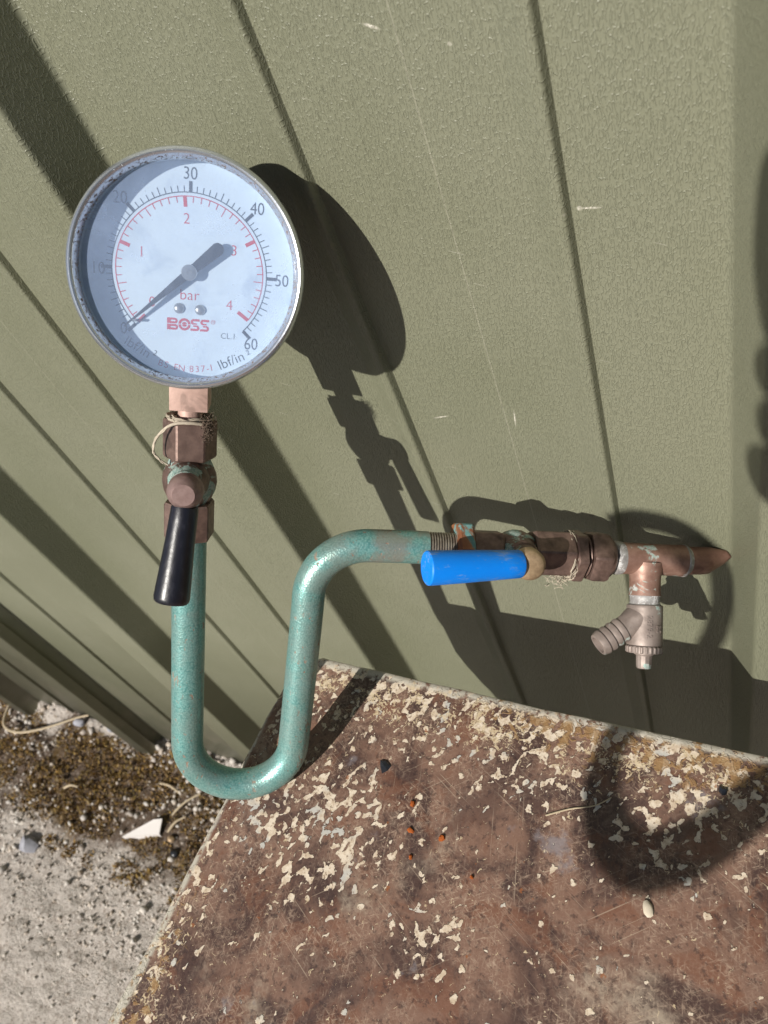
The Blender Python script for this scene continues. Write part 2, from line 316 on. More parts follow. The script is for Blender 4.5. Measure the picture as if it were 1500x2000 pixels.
MT = dict(cloth=mat_plain('dark_clothing', (.045, .047, .06), .9),
    wall=mat_wall(), table=mat_table(), ground=mat_ground(), hammer=mat_hammer(), dial=mat_dial(), glass=mat_glass(), bezel=mat_bezel(),
    brass=mat_metal('tarnished_brass', (.235, .155, .128), (.15, .096, .08), .46, .45, None, scale=210),
    brass_pat=mat_metal('verdigris_brass', (.22, .14, .115), (.13, .085, .07), .5, .5, ((.20, .33, .29), (.42, .48, .44)), .50, scale=170, bump=.0003),
    copper_block=mat_metal('clean_gunmetal', (.62, .42, .355), (.52, .345, .29), .55, .2, None, scale=260, dam=.35, bump=.0001),
    copper=mat_metal('copper_tube', (.37, .225, .175), (.26, .145, .11), .5, .35, ((.50, .48, .46), (.30, .44, .38)), .45, scale=150, bump=.00018, dam=.25),
    copper_tail=mat_metal('copper_tail', (.34, .19, .15), (.24, .125, .10), .45, .4, None, scale=180, bump=.0001, dam=.3),
    solder=mat_metal('solder_grey', (.42, .41, .40), (.30, .28, .27), .55, .25, ((.62, .62, .62), (.33, .30, .28)), .48, scale=240, bump=.0004, dam=.25),
    cock=mat_metal('dull_dezincified_brass', (.36, .295, .26), (.25, .20, .175), .55, .3, ((.33, .46, .41), (.50, .53, .49)), .41, scale=120, bump=.00016, dam=.2),
    locknut=mat_metal('painted_locknut', (.42, .17, .075), (.26, .10, .05), .5, .3, ((.13, .30, .29), (.20, .36, .35)), .47, scale=90, bump=.00015),
    thread=mat_metal('bare_steel_thread', (.50, .45, .38), (.33, .28, .23), .4, .7, None, scale=300, dam=.4),
    tan=mat_metal('worn_brass_head', (.50, .36, .22), (.36, .25, .15), .5, .4, None, scale=260, dam=.2),
    head=mat_metal('lever_head_brass', (.33, .225, .205), (.25, .165, .15), .5, .45, None, scale=300, dam=.2, bump=.00006),
    blue=mat_blue(), black=mat_black(),
    ink=mat_plain('black_print', (.012, .018, .028), .6), red=mat_plain('red_print', (.62, .035, .055), .6, var=.15),
    pointer=mat_metal('chipped_black_pointer', (.003, .0035, .004), (.008, .008, .009), .45, .1, ((.07, .07, .07), (.04, .04, .04)), .36, scale=260, dam=.2),
    steel=mat_plain('screw_steel', (.55, .55, .54), .3, .85), case=mat_plain('case_steel', (.17, .17, .18), .45, .6),
    hemp=mat_plain('hemp_fibre', (.60, .52, .41), .9, 0, .2, .5, 900), hempdark=mat_plain('dirty_hemp', (.20, .15, .115), .95, 0, .1, .5, 900),
    apron=mat_plain('brown_apron_paint', (.16, .10, .075), .6, 0, .4, .5, 60, .0004),
    leg=mat_plain('steel_leg_paint', (.12, .10, .09), .5, .2),
    peb=mat_island('pebbles', [(.76, .70, .63), (.58, .52, .46), (.82, .78, .72), (.44, .39, .35), (.65, .55, .45), (.80, .74, .66)], .8),
    moss=mat_island('dead_moss', [(.28, .19, .12), (.46, .27, .05), (.22, .145, .095), (.48, .31, .08), (.28, .21, .065), (.36, .25, .16)], .95),
    straw=mat_plain('dry_straw', (.55, .45, .31), .8, 0, .3, .3), chipw=mat_plain('white_plastic', (.68, .64, .61), .5, 0, .4, .08),
    stone=mat_plain('blue_grey_stone', (.36, .36, .40), .85, 0, .2, .4, 120, .0008), coal=mat_plain('black_chip', (.02, .022, .028), .3, 0, .6, .3),
    rust=mat_plain('orange_rust', (.38, .10, .025), .9, 0, .1, .6, 700, .0006),
    skin=mat_plain('skin', (.55, .34, .26), .55), phone=mat_plain('phone_black', (.02, .02, .022), .25), strap=mat_plain('strap_webbing', (.05, .05, .06), .8),
    seed=mat_plain('pale_seed', (.62, .54, .42), .7, 0, .3, .2))

# ---------------------------------------------------------------- mesh helpers
def tag(o, label=None, cat=None, group=None, kind=None):
    for k, v in (('label', label), ('category', cat), ('group', group), ('kind', kind)):
        if v: o[k] = v
    return o
def empty(name, loc=(0, 0, 0), mat=None):
    o = bpy.data.objects.new(name, None); COL.objects.link(o); o.empty_display_size = .02
    if mat is not None: o.matrix_world = mat
    else: o.location = loc
    return o
def obj(name, me, mat, parent=None, smooth=35, mx=None):
    if isinstance(me, tuple):
        v, f = me; me = bpy.data.meshes.new(name); me.from_pydata([tuple(p) for p in v], [], f); me.update()
        bm = bmesh.new(); bm.from_mesh(me); bmesh.ops.recalc_face_normals(bm, faces=bm.faces); bm.to_mesh(me); bm.free()
    o = bpy.data.objects.new(name, me); COL.objects.link(o)
    me.materials.clear(); me.materials.append(mat)
    if smooth:
        for p in me.polygons: p.use_smooth = True
        me.set_sharp_from_angle(angle=R_(smooth))
    if parent is not None:
        o.parent = parent
    if mx is not None: o.matrix_local = mx
    return o
MM = .001
def frame_axis(axis):
    z = Vector(axis).normalized(); x = z.orthogonal().normalized()
    return x, z.cross(x), z
def join(*parts):
    V, F = [], []
    for v, f in parts:
        k = len(V); V += list(v); F += [tuple(i + k for i in q) for q in f]
    return V, F
def lathe(prof, org, axis, seg=48, phase=0.0, xref=None, caps=True):
    """prof: list of (s along axis, r) in mm"""
    x, y, z = frame_axis(axis)
    if xref is not None:
        x = (Vector(xref) - z * Vector(xref).dot(z)).normalized(); y = z.cross(x)
    o = Vector(org); V, F = [], []
    for s, r in prof:
        for i in range(seg):
            a = phase + 2 * math.pi * i / seg
            V.append((o + z * s + (x * math.cos(a) + y * math.sin(a)) * r) * MM)
    n = len(prof)
    for j in range(n - 1):
        for i in range(seg):
            F.append((j * seg + i, j * seg + (i + 1) % seg, (j + 1) * seg + (i + 1) % seg, (j + 1) * seg + i))
    if caps and prof[0][1] > 1e-6: F.append(tuple(range(seg))[::-1])
    if caps and prof[-1][1] > 1e-6: F.append(tuple(range((n - 1) * seg, n * seg)))
    return V, F
def hexn(org, axis, s0, s1, rc, phase=0.0, xref=None, cham=.8, sub=1, jitter=0.0):
    """hexagonal prism with chamfered corners, rc = corner radius, mm"""
    x, y, z = frame_axis(axis)
    if xref is not None:
        x = (Vector(xref) - z * Vector(xref).dot(z)).normalized(); y = z.cross(x)
    o = Vector(org); V, F = [], []
    fl = rc * math.cos(math.pi / 6)
    angs = [k * math.pi / 3 + e for k in range(6) for e in (-.045, .045)]; seg = 12
    def rad(a):
        q = (a % (math.pi / 3)) - math.pi / 6
        return fl / math.cos(q)
    rows = ((s0, 'in'), (s0, 'c'), (s0 + cham, 'f'), (s1 - cham, 'f'), (s1, 'c'), (s1, 'in'))
    for s, k in rows:
        for i in range(seg):
            a = angs[i]; r = rad(a)
            if k == 'c': r = r * .945
            if k == 'in': r = fl * .5
            V.append((o + z * s + (x * math.cos(a + phase) + y * math.sin(a + phase)) * r) * MM)
    for j in range(len(rows) - 1):
        for i in range(seg):
            F.append((j * seg + i, j * seg + (i + 1) % seg, (j + 1) * seg + (i + 1) % seg, (j + 1) * seg + i))
    F.append(tuple(range(seg))[::-1]); F.append(tuple(range((len(rows) - 1) * seg, len(rows) * seg)))
    return V, F
def tube(path, rad, seg=20, caps=True, unit=MM):
    P = [Vector(p) for p in path]; n = len(P); V, F = [], []
    rads = rad if isinstance(rad, (list, tuple)) else [rad] * n
    T = [(P[min(i + 1, n - 1)] - P[max(i - 1, 0)]).normalized() for i in range(n)]
    x = T[0].orthogonal().normalized()
    for i in range(n):
        x = (x - T[i] * x.dot(T[i])).normalized(); y = T[i].cross(x)
        for k in range(seg):
            a = 2 * math.pi * k / seg; V.append((P[i] + (x * math.cos(a) + y * math.sin(a)) * rads[i]) * unit)
    for j in range(n - 1):
        for i in range(seg):
            F.append((j * seg + i, j * seg + (i + 1) % seg, (j + 1) * seg + (i + 1) % seg, (j + 1) * seg + i))
    if caps: F.append(tuple(range(seg))[::-1]); F.append(tuple(range((n - 1) * seg, n * seg)))
    return V, F
def box(x0, x1, y0, y1, z0, z1, unit=MM, bev=0.0):
    bm = bmesh.new(); bmesh.ops.create_cube(bm, size=1)
    for v in bm.verts: v.co = Vector(((x0 + x1) / 2 + v.co.x * (x1 - x0), (y0 + y1) / 2 + v.co.y * (y1 - y0), (z0 + z1) / 2 + v.co.z * (z1 - z0))) * unit
    if bev: bmesh.ops.bevel(bm, geom=bm.edges[:], offset=bev * unit, segments=2, affect='EDGES', profile=.5)
    bm.verts.index_update(); r = ([v.co.copy() for v in bm.verts], [tuple(v.index for v in f.verts) for f in bm.faces]); bm.free(); return r
def smoothpath(pts, n=8):
    P = [Vector(p) for p in pts]; out = []
    for i in range(len(P) - 1):
        a, b, c, d = P[max(i - 1, 0)], P[i], P[i + 1], P[min(i + 2, len(P) - 1)]
        for k in range(n):
            t = k / n
            out.append(.5 * ((2 * b) + (c - a) * t + (2 * a - 5 * b + 4 * c - d) * t * t + (3 * b - a - 3 * c + d) * t ** 3))
    return out + [P[-1]]
def text_mesh(s, size, offset=0.0, extrude=0.0, align='CENTER'):
    cu = bpy.data.curves.new('t', 'FONT'); cu.body = s; cu.size = size; cu.align_x = align; cu.align_y = 'CENTER'; cu.offset = offset; cu.extrude = extrude; cu.resolution_u = 4
    to = bpy.data.objects.new('t', cu); COL.objects.link(to)
    dg = bpy.context.evaluated_depsgraph_get(); dg.update(); me = to.evaluated_get(dg).to_mesh()
    r = ([v.co.copy() for v in me.vertices], [tuple(p.vertices) for p in me.polygons])
    to.evaluated_get(dg).to_mesh_clear(); bpy.data.objects.remove(to); bpy.data.curves.remove(cu); return r
def place(geo, x, y, z=0.0, ang=0.0, sx=1.0, sy=1.0):
    c, s = math.cos(ang), math.sin(ang)
    return [Vector(((c * v.x * sx - s * v.y * sy + x), (s * v.x * sx + c * v.y * sy + y), v.z + z)) * MM for v in geo[0]], geo[1]

# ================================================================ STRUCTURE
# ---- ground: one sheet to the horizon, a finer slab where the picture looks
gp = obj('ground', ([(-150, -150, -.02), (150, -150, -.02), (150, 150, -.02), (-150, 150, -.02)], [(0, 1, 2, 3)]), mat_plain('dark_far_ground', (.05, .05, .05), .9, 0, .2, .5, 90, .004), None, 0)  # unseen far ground, made dark to cut light bounced onto the wall
tag(gp, kind='structure')
def gz(x, y):
    n1 = noise.noise(Vector((x * 7, y * 7, 1.3))); n2 = noise.noise(Vector((x * 28, y * 28, 4.1))); n3 = noise.noise(Vector((x * 95, y * 95, 9.7)))
    n4 = noise.noise(Vector((x * 150, y * 150, 2.2)))
    z = n1 * .006 + n2 * .005 + n3 * .0045 - .008 * max(0.0, n4) ** 1.5
    lip = max(0.0, 1 - abs(y + .006) / .04)                     # crumbly mortar fillet under the sheet
    z += lip * (.013 + .030 * max(0.0, noise.noise(Vector((x * 8.5 + 2.1, y * 10, 0)))) + .012 * n2)
    m = max(0.0, 1 - abs(y + .12) / .11); z += m * .006
    return z
GX0, GX1, GY0, GY1, NX, NY = -2.4, 1.6, -1.25, .03, 520, 230
V, F = [], []
for j in range(NY + 1):
    for i in range(NX + 1):
        x = GX0 + (GX1 - GX0) * i / NX; y = GY0 + (GY1 - GY0) * (1 - (1 - j / NY) ** 1.35)
        e = min(1.0, min(x - GX0, GX1 - x, y - GY0) / .12)
        V.append((x, y, gz(x, y) * e - .03 * (1 - e)))
for j in range(NY):
    for i in range(NX):
        a = j * (NX + 1) + i; F.append((a, a + 1, a + NX + 2, a + NX + 1))
slab = obj('concrete_path', (V, F), MT['ground'], None, 180); tag(slab, kind='structure')

# ---- profiled steel wall
def fillet(pts, n=6):
    out = []
    for i, (x, y, r) in enumerate(pts):
        if r <= 0 or i in (0, len(pts) - 1): out.append((x, y)); continue
        p = Vector((x, y)); a = Vector(pts[i - 1][:2]) - p; b = Vector(pts[i + 1][:2]) - p
        la, lb = a.length, b.length; a.normalize(); b.normalize()
        ang = a.angle(b)
        if ang > math.pi - .01: out.append((x, y)); continue
        dd = min(r / math.tan(ang / 2), la * .45, lb * .45)
        p0 = p + a * dd; p1 = p + b * dd
        for k in range(n + 1):
            t = k / n; q = p0 * (1 - t) ** 2 + p * 2 * t * (1 - t) + p1 * t * t; out.append((q.x, q.y))
    return out
def support(p):
    out = [p[0]]
    for a, b in zip(p, p[1:]):
        d = math.hypot(b[0] - a[0], b[1] - a[1])
        if d > .003:
            for q in (.0004 / d, 1 - .0004 / d): out.append((a[0] + (b[0] - a[0]) * q, a[1] + (b[1] - a[1]) * q))
        out.append(b)
    return out
PITCH = .33333; RIBH = .031
def swage(c):
    return [(c - .0150, 0, .005), (c - .0058, .0044, .004), (c - .0018, .0044, .0022), (c - .0002, 0, .0004)]
def period(k):
    o = -k * PITCH
    pan = swage(-.1938) + swage(-.0872)
    rib = [(-.0308, 0, .005), (-.0155, RIBH, .0045), (.0245, RIBH, .0035), (.0333, 0, .004)]
    return [(x + o, y, r) for x, y, r in pan + rib]
def sheet(ks, name, parent, start=None, end=None, off=0.0, z0=-.02, z1=2.7):
    pts = []
    for k in sorted(ks, reverse=True): pts += period(k)
    if start: pts = start + pts
    if end: pts = pts + end
    p2 = support(fillet(pts)); V, F = [], []
    n = len(p2)
    zs = [z0, .5, 1.0, 1.5, z1]
    for z in zs:
        for x, y in p2: V.append((x, -y - off, z))
    for j in range(len(zs) - 1):
        for i in range(n - 1): F.append((j * n + i, j * n + i + 1, (j + 1) * n + i + 1, (j + 1) * n + i))
    o = obj(name, (V, F), MT['wall'], parent, 40)
    md = o.modifiers.new('thickness', 'SOLIDIFY'); md.thickness = .0012; md.offset = -1.0
    return o
wall = empty('profiled_steel_wall', (-.5, 0, 0))
tag(wall, 'olive green ribbed steel sheet wall with embossed leather grain behind the gauge', 'wall')
wl = Matrix.Translation((.5, 0, 0))
xl = -3 * PITCH
s1 = sheet([-3, -2, -1, 0, 1, 2], 'wall_sheet', wall, start=[(xl + .0005 - .035, .004, 0), (xl - .0300, .006, .003), (xl - .0155, RIBH, .0045), (xl + .0228, RIBH, .0035), (xl + .0333, 0, .004)])
ptsL = []
for k in (9, 8, 7, 6, 5, 4): ptsL += period(k)
o3 = xl
ptsL += [(x + o3, y, r) for x, y, r in swage(-.1938) + swage(-.0872) + [(-.0308, 0, .005), (-.0155, RIBH, .0045), (.0228, RIBH, .0035), (.0288, RIBH * .52, 0)]]
p2 = support(fillet(ptsL)); V, F = [], []; n = len(p2)
for z in (-.02, 2.7):
    for x, y in p2: V.append((x + (.0045 if x > xl + .01 else 0), -y - .003, z))
for i in range(n - 1): F.append((i, i + 1, n + i + 1, n + i))
s2 = obj('wall_sheet', (V, F), MT['wall'], wall, 40)
md = s2.modifiers.new('thickness', 'SOLIDIFY'); md.thickness = .0012; md.offset = -1.0
for s in (s1, s2): s.matrix_local = wl

# ---- old metal topped table
TZ = .7325
tb = empty('metal_table', (.28, -.45, 0))
tag(tb, 'old metal-topped table with flaking cream and brown paint, rust and scratches', 'table')
tm = Matrix.Translation((-.28, .45, 0))
out = [(.86, -.1005), (.20, -.1002), (-.12, -.1012), (-.2560, -.0995), (-.2650, -.1045), (-.2725, -.1190), (-.2752, -.1460), (-.2762, -.1783), (-.2757, -.20), (-.2776, -.2412), (-.2780, -.275), (-.2806, -.3155), (-.283, -.45), (-.283, -.80), (-.275, -.81), (.86, -.81)]
def inset(poly, dd):
    n = len(poly); r = []
    for i in range(n):
        a, b, c = Vector(poly[i - 1]), Vector(poly[i]), Vector(poly[(i + 1) % n])
        n1 = Vector((-(b - a).y, (b - a).x)).normalized(); n2 = Vector((-(c - b).y, (c - b).x)).normalized()
        m = (n1 + n2).normalized(); r.append(tuple(b + m * dd / max(.4, m.dot(n1))))
    return r
def shell(rings):
    n = len(rings[0][0]); V, F = [], []
    for poly, z in rings: V += [(x, y, z) for x, y in poly]
    for j in range(len(rings) - 1):
        for i in range(n): F.append((j * n + i, j * n + (i + 1) % n, (j + 1) * n + (i + 1) % n, (j + 1) * n + i))
    return V, F
# finer outline with a slightly dented edge
fine = []
for i in range(len(out)):
    a, b = Vector(out[i]), Vector(out[(i + 1) % len(out)]); k = max(1, int((b - a).length / .006))
    for j in range(k):
        p = a.lerp(b, j / k); q = noise.noise(Vector((p.x * 40, p.y * 40, 0))) * .0005 + noise.noise(Vector((p.x * 170, p.y * 170, 3))) * .00035
        nn = Vector((-(b - a).y, (b - a).x)).normalized(); fine.append(tuple(p + nn * q))
i1, i2, i3 = inset(fine, .0008), inset(fine, .0022), inset(fine, .0035)
V, F = shell([(fine, TZ - .006), (fine, TZ - .0022), (i1, TZ - .0008), (i2, TZ - .0001), (i3, TZ)])
n = len(fine); F.append(tuple(range(4 * n, 5 * n)))
obj('table_top', (V, F), MT['table'], tb, 30, tm)
ap = inset(fine, .0012); ap2 = inset(fine, .003)
V, F = shell([(ap, TZ - .0065), (ap, TZ - .063), (ap2, TZ - .063), (ap2, TZ - .0065)])
obj('apron', (V, F), MT['apron'], tb, 40, tm)
for x, y in ((-.23, -.16), (.81, -.16), (-.23, -.76), (.81, -.76)):
    obj('leg', box(x - .018, x + .018, y - .018, y + .018, 0.0, TZ - .064, 1.0, .004), MT['leg'], tb, 30, tm)

# ================================================================ GAUGE ASSEMBLY
E1 = Vector((.80359, .39614, -.44421)); E2 = Vector((.16338, .57086, .80463)); E3 = E1.cross(E2)
AO = Vector((-.25912, -.10879, CAM_H - .23260))
AM = Matrix((E1, E2, E3)).transposed().to_4x4(); AM.translation = AO
BASE = Vector((.043, -.1675, 0))                                # foot of the U bend, in assembly coordinates
asm = empty('pressure_gauge_assembly', mat=AM @ Matrix.Translation(BASE))
tag(asm, 'pressure gauge on green U-bend pipe with black and blue lever valves leaning against wall', 'pressure gauge')
AL = Matrix.Translation(-BASE)
def part(name, geo, mat, parent=None, smooth=35):
    if parent is None: return obj(name, geo, mat, asm, smooth, AL)
    return obj(name, geo, mat, parent, smooth)
PR = 8.45; YR = -13.5
# --- siphon pipe: leg, U bend, second leg, upper bend, run
path = [(0, y, 0) for y in (-8, -40, -80, -110, -126)]
cx, cy, rr = 28.8, -133.5, 28.8
path += [(cx - rr * math.cos(a), cy - rr * math.sin(a), 0) for a in [i * math.pi / 24 for i in range(0, 25)]]
lx0 = cx + rr
path += [(lx0 + .5, -118, 0), (lx0 + 1.4, -90, 0), (lx0 + 2.2, -62, 0), (lx0 + 2.5, -48, 0)]
bx, by, br = lx0 + 2.6 + 29.0, YR - 29.0, 29.0
path += [(bx - br * math.cos(a), by + br * math.sin(a), 0) for a in [i * math.pi / 32 for i in range(0, 17)]]
path += [(100, YR + .2, 0), (110, YR + .3, 0), (119, YR + .3, 0)]
sp = part('siphon_pipe', tube(path, PR, 32), MT['hammer'], None, 60); sp['label'] = 'hammered teal green bent siphon pipe'
# --- thread
pr = []
s = 118.5
while s < 134: pr += [(s, 7.3), (s + .5, 8.25), (s + .75, 8.25), (s + 1.25, 7.3)]; s += 1.35
part('pipe_thread', lathe(pr, (0, YR + .3, 0), (1, 0, 0), 40), MT['thread'], None, 20)
part('lock_nut', hexn((0, YR, 0), (1, 0, 0), 133.0, 141.0, 15.6, R_(8), (0, 1, 0), 1.0), MT['locknut'], None, 25)

# --- gauge cock under the gauge
vb = part('gauge_cock', join(hexn((0, 0, 0), (0, 1, 0), 28.0, 46.4, 12.6, R_(-22), (0, 0, 1), 1.0),
    lathe([(26.0, 8.5), (29, 9.2)], (0, 0, 0), (0, 1, 0), 32)), MT['brass'], None, 25)
body = lathe([(4.0, 7.0), (5.5, 8.5), (8.5, 10.6), (12, 12.1), (16, 12.8), (20, 12.4), (24, 10.8), (27, 9.4), (29, 9.0)], (0, 0, 0), (0, 1, 0), 40)
boss = lathe([(4, 9.6), (12, 9.4), (14.5, 8.8), (16.5, 8.2), (18.5, 7.4), (20, 7.2), (22, 7.2)], (.6, 18.5, 0), (.0, .08, 1), 36)
part('valve_body', join(body, boss), MT['brass_pat'], vb, 40)
part('outlet_nut', hexn((0, 0, 0), (0, 1, 0), -12.5, 6.0, 12.4, R_(-8), (0, 0, 1), 1.2), MT['brass'], vb, 25)
hd = lathe([(20.0, 6.8), (21.5, 8.0), (26.5, 8.0), (29.0, 7.1), (30.6, 5.6), (31.2, 4.9), (31.2, .001)], (.9, 18.3, 0), (0, .04, 1), 40)
arm = tube([(.8, 16, 25), (.6, 8, 27)], [4.2, 4.8], 16)
lv = part('lever', join(hd, arm), MT['head'], vb, 35); lv['label'] = 'round headed lever with black sleeve'
a0, a1 = Vector((.9, 11.8, 25.0)), Vector((-3.6, -30.5, 36.0)); ax = (a1 - a0).normalized(); ln = (a1 - a0).length
part('lever_sleeve', lathe([(-1, 4.8), (-.4, 5.9), (.6, 6.1), (6, 6.3), (15, 6.6), (25, 7.2), (35, 7.8), (ln - 2.5, 8.15), (ln - 1.0, 7.9), (ln - .1, 7.2), (ln + .2, 5.5), (ln + .2, .001)], a0, ax, 40), MT['black'], vb, 40)
# hemp packing: a wrap of fibres, a fuzzy tuft and a loose strand curling off to the left
random.seed(3)
wr = []
for i in range(90):
    y0 = random.uniform(45.2, 47.9); r0 = random.uniform(6.8, 10.6); a0_ = random.uniform(0, 6.28); sp_ = random.uniform(1.2, 3.2)
    wr.append(tube([(math.sin(a0_ + sp_ * k / 10) * (r0 + .5 * math.sin(k)), y0 + .6 * math.sin(k * .9 + i), math.cos(a0_ + sp_ * k / 10) * r0) for k in range(11)], random.uniform(.12, .34), 5))
part('hemp_wrap', join(*wr), MT['hemp'], vb, 60)
st = smoothpath([(6, 46.5, 9.5), (1, 47.2, 11.5), (-5, 46.6, 11.8), (-9.5, 44.0, 11), (-13.6, 39.0, 9.5), (-15.4, 34.0, 8.5), (-14.6, 30.0, 8.0), (-12.0, 27.5, 7.5), (-9.0, 25.5, 7.0)], 6)
st2 = [p + Vector((.35 * math.sin(i * .7), .45 * math.cos(i * .5), .3)) for i, p in enumerate(st[:-4])]
part('hemp_strand', join(tube(st, [.85 * (1 - .55 * i / len(st)) for i in range(len(st))], 8), tube(st2, .35, 6)), MT['hemp'], vb, 60)
fz = []
for i in range(230):
    c = Vector((random.gauss(8.3, 1.7), random.gauss(44.0, 2.6), random.gauss(7.5, 2.0))); d = Vector((random.gauss(0, 1), random.gauss(0, 1), random.gauss(0, 1))).normalized(); e = Vector((random.gauss(0, 1), random.gauss(0, 1), random.gauss(0, 1)))
    L_ = random.uniform(1.0, 2.8); fz.append(tube([c - d * L_, c - d * L_ * .3 + e * .35, c + d * L_ * .4 - e * .3, c + d * L_], random.uniform(.05, .14), 3, False))
part('hemp_tuft', join(*fz), MT['hempdark'], vb, 0)
# --- gauge stem
part('gauge_stem', join(box(-8.4, 8.6, 51.6, 74, -8.5, 8.5, MM, .35), lathe([(44, 6.6), (46.2, 6.4), (47.0, 5.6), (49, 5.6), (50.5, 5.6), (53, 5.6)], (0, 0, 0), (0, 1, 0), 32)), MT['copper_block'], None, 30)

# --- gauge head
GC = Vector((1.3, 112.4, 16.6)) * MM
GR = (Matrix.Rotation(R_(.7), 3, 'Z') @ Matrix.Rotation(R_(.5), 3, 'Y') @ Matrix.Rotation(R_(-5.6), 3, 'X')).to_4x4(); GR.translation = GC
gh = obj('gauge_head', lathe([(-29, .001), (-29, 34), (-28.2, 39), (-26, 42), (-22, 43.6), (-4, 43.8), (4, 44.2), (4, 43.5), (-1.0, 43.5), (-1.0, .001)], (0, 0, 0), (0, 0, 1), 96), MT['case'], asm, 35, AL @ GR)
gh['label'] = 'round dial gauge with rust specked steel bezel'
def gp_(name, geo, mat, smooth=30): return obj(name, geo, mat, gh, smooth)
gp_('bezel', lathe([(0.5, 44.3), (1.0, 45.4), (2.6, 46.2), (5, 46.6), (7.5, 46.9), (9.7, 46.8), (11.2, 46.3), (12.2, 45.7), (12.6, 45.0), (12.4, 44.3), (11.7, 43.7), (10.7, 43.2), (9.3, 42.7), (7.8, 42.3), (7.3, 42.3), (7.3, 43.4)], (0, 0, 0), (0, 0, 1), 128, caps=False), MT['bezel'], 40)
gp_('glass', lathe([(6.9, 42.7), (7.6, 42.7), (7.6, .001)], (0, 0, 0), (0, 0, 1), 96, caps=False), MT['glass'], 30)
gp_('dial_rim', lathe([(0.02, 43.2), (7.0, 42.9), (7.0, 43.4), (-.2, 43.4)], (0, 0, 0), (0, 0, 1), 96, caps=False), MT['dial'], 30)
gp_('dial', lathe([(-.6, 43.3), (0, 43.3), (0, .001)], (0, 0, 0), (0, 0, 1), 96), MT['dial'], 30)
def tickq(a, r0, r1, w, z=.08):
    d = Vector((math.sin(a), math.cos(a), 0)); t_ = Vector((d.y, -d.x, 0)) * w / 2
    return [(d * r0 - t_ + Vector((0, 0, z))) * MM, (d * r0 + t_ + Vector((0, 0, z))) * MM, (d * r1 + t_ + Vector((0, 0, z))) * MM, (d * r1 - t_ + Vector((0, 0, z))) * MM], [(0, 1, 2, 3)]
def arc(r0, r1, a0, a1, z=.06, n=120):
    V = []; F = []
    for i in range(n + 1):
        a = a0 + (a1 - a0) * i / n
        for r in (r0, r1): V.append(Vector((math.sin(a) * r, math.cos(a) * r, z)) * MM)
    return V, [(2 * i, 2 * i + 1, 2 * i + 3, 2 * i + 2) for i in range(n)]
psi = lambda v: R_(-135 + 4.5 * v)
g = [arc(31.0, 31.4, psi(0), psi(60))]
for v in range(0, 61):
    if v % 10 == 0: g.append(tickq(psi(v), 31.2, 35.4, 1.35))
    else: g.append(tickq(psi(v), 31.2, 34.5 if v % 5 == 0 else 33.6, .34))
for s, x, y in (('0', -27.2, -24.6), ('10', -37.2, -1.0), ('20', -28.0, 27.2), ('30', -.2, 38.7), ('40', 27.1, 27.4), ('50', 38.2, -.6), ('60', 25.9, -27.9)):
    g.append(place(text_mesh(s, 6.9, -.04), x * .985, y * .985, .08, 0, .86))
gp_('psi_scale', join(*g), MT['ink'], 0)
bar = lambda v: psi(v * 14.504)
g = [arc(29.5, 29.9, bar(0), bar(4))]
for v in range(0, 41):
    if v % 10 == 0: g.append(tickq(bar(v / 10), 25.6 if v < 40 else 24.4, 29.7, 1.45))
    else: g.append(tickq(bar(v / 10), 26.0 if v % 5 == 0 else 27.3, 29.7, .36))
for s, x, y in (('0', -15.3, -12.8), ('1', -19.4, 6.7), ('2', -1.5, 20.9), ('3', 17.7, 10.0), ('4', 16.2, -12.0)):
    g.append(place(text_mesh(s, 6.0, -.05), x, y, .08, 0, .95))
g.append(place(text_mesh('bar', 6.2, -.06), -.2, -9.0, .08))
gp_('bar_scale', join(*g), MT['red'], 0)
# lettering round the rim
def arctext(s, size, r, a_mid, z=.08, inward=True):
    out_ = []; wd = [.62 if c not in 'lif/.1- ' else (.36 if c not in ' -' else .42) for c in s]; tot = sum(wd) * size; a = a_mid + tot / r / 2
    for c, w in zip(s, wd):
        am = a - w * size / r / 2
        if c != ' ': out_.append(place(text_mesh(c, size, -.04), math.sin(am) * r, math.cos(am) * r, z, math.pi - am))
        a -= w * size / r
    return out_
gp_('unit_lettering', join(place(text_mesh('lbf/in', 5.6, -.05), -21.3, -31.6, .08, R_(-30), 1.05), place(text_mesh('2', 3.2), -14.2, -33.6, .08, R_(-26))), MT['ink'], 0)
gp_('unit_lettering', join(place(text_mesh('lbf/in', 5.8, -.05), 17.4, -34.9, .08, R_(26), 1.05), place(text_mesh('2', 3.0), 24.4, -30.9, .08, R_(28))), MT['ink'], 0)
gp_('class_lettering', place(text_mesh('CL.1', 3.4, -.03), 16.0, -24.7, .08), MT['ink'], 0)
gp_('standard_lettering', join(*arctext('BS EN 837-1', 3.9, 39.4, R_(182.5))), MT['red'], 0)
# logo: heavy letters split by a thin gap, a target in the O
def rect(x0, x1, y0, y1): return ([Vector((x, y, 0)) for x, y in ((x0, y0), (x1, y0), (x1, y1), (x0, y1))], [(0, 1, 2, 3)])
def ringsec(cx, cy, r0, r1, a0, a1, n=20, sx=1.0):
    V = []
    for i in range(n + 1):
        a = a0 + (a1 - a0) * i / n
        for r in (r0, r1): V.append(Vector((cx + math.cos(a) * r * sx, cy + math.sin(a) * r, 0)))
    return V, [(2 * i, 2 * i + 1, 2 * i + 3, 2 * i + 2) for i in range(n)]
lg = []
PI = math.pi
def half_B(y0, y1, w):
    h = y1 - y0
    return [rect(0, 1.5, y0, y1), rect(1.5, w - h / 2, y0, y0 + h * .38), rect(1.5, w - h / 2, y1 - h * .38, y1), ringsec(w - h / 2, (y0 + y1) / 2, h * .13, h / 2, -PI / 2, PI / 2)]
B_ = half_B(-2.45, -.14, 4.5) + half_B(.14, 2.45, 4.3)
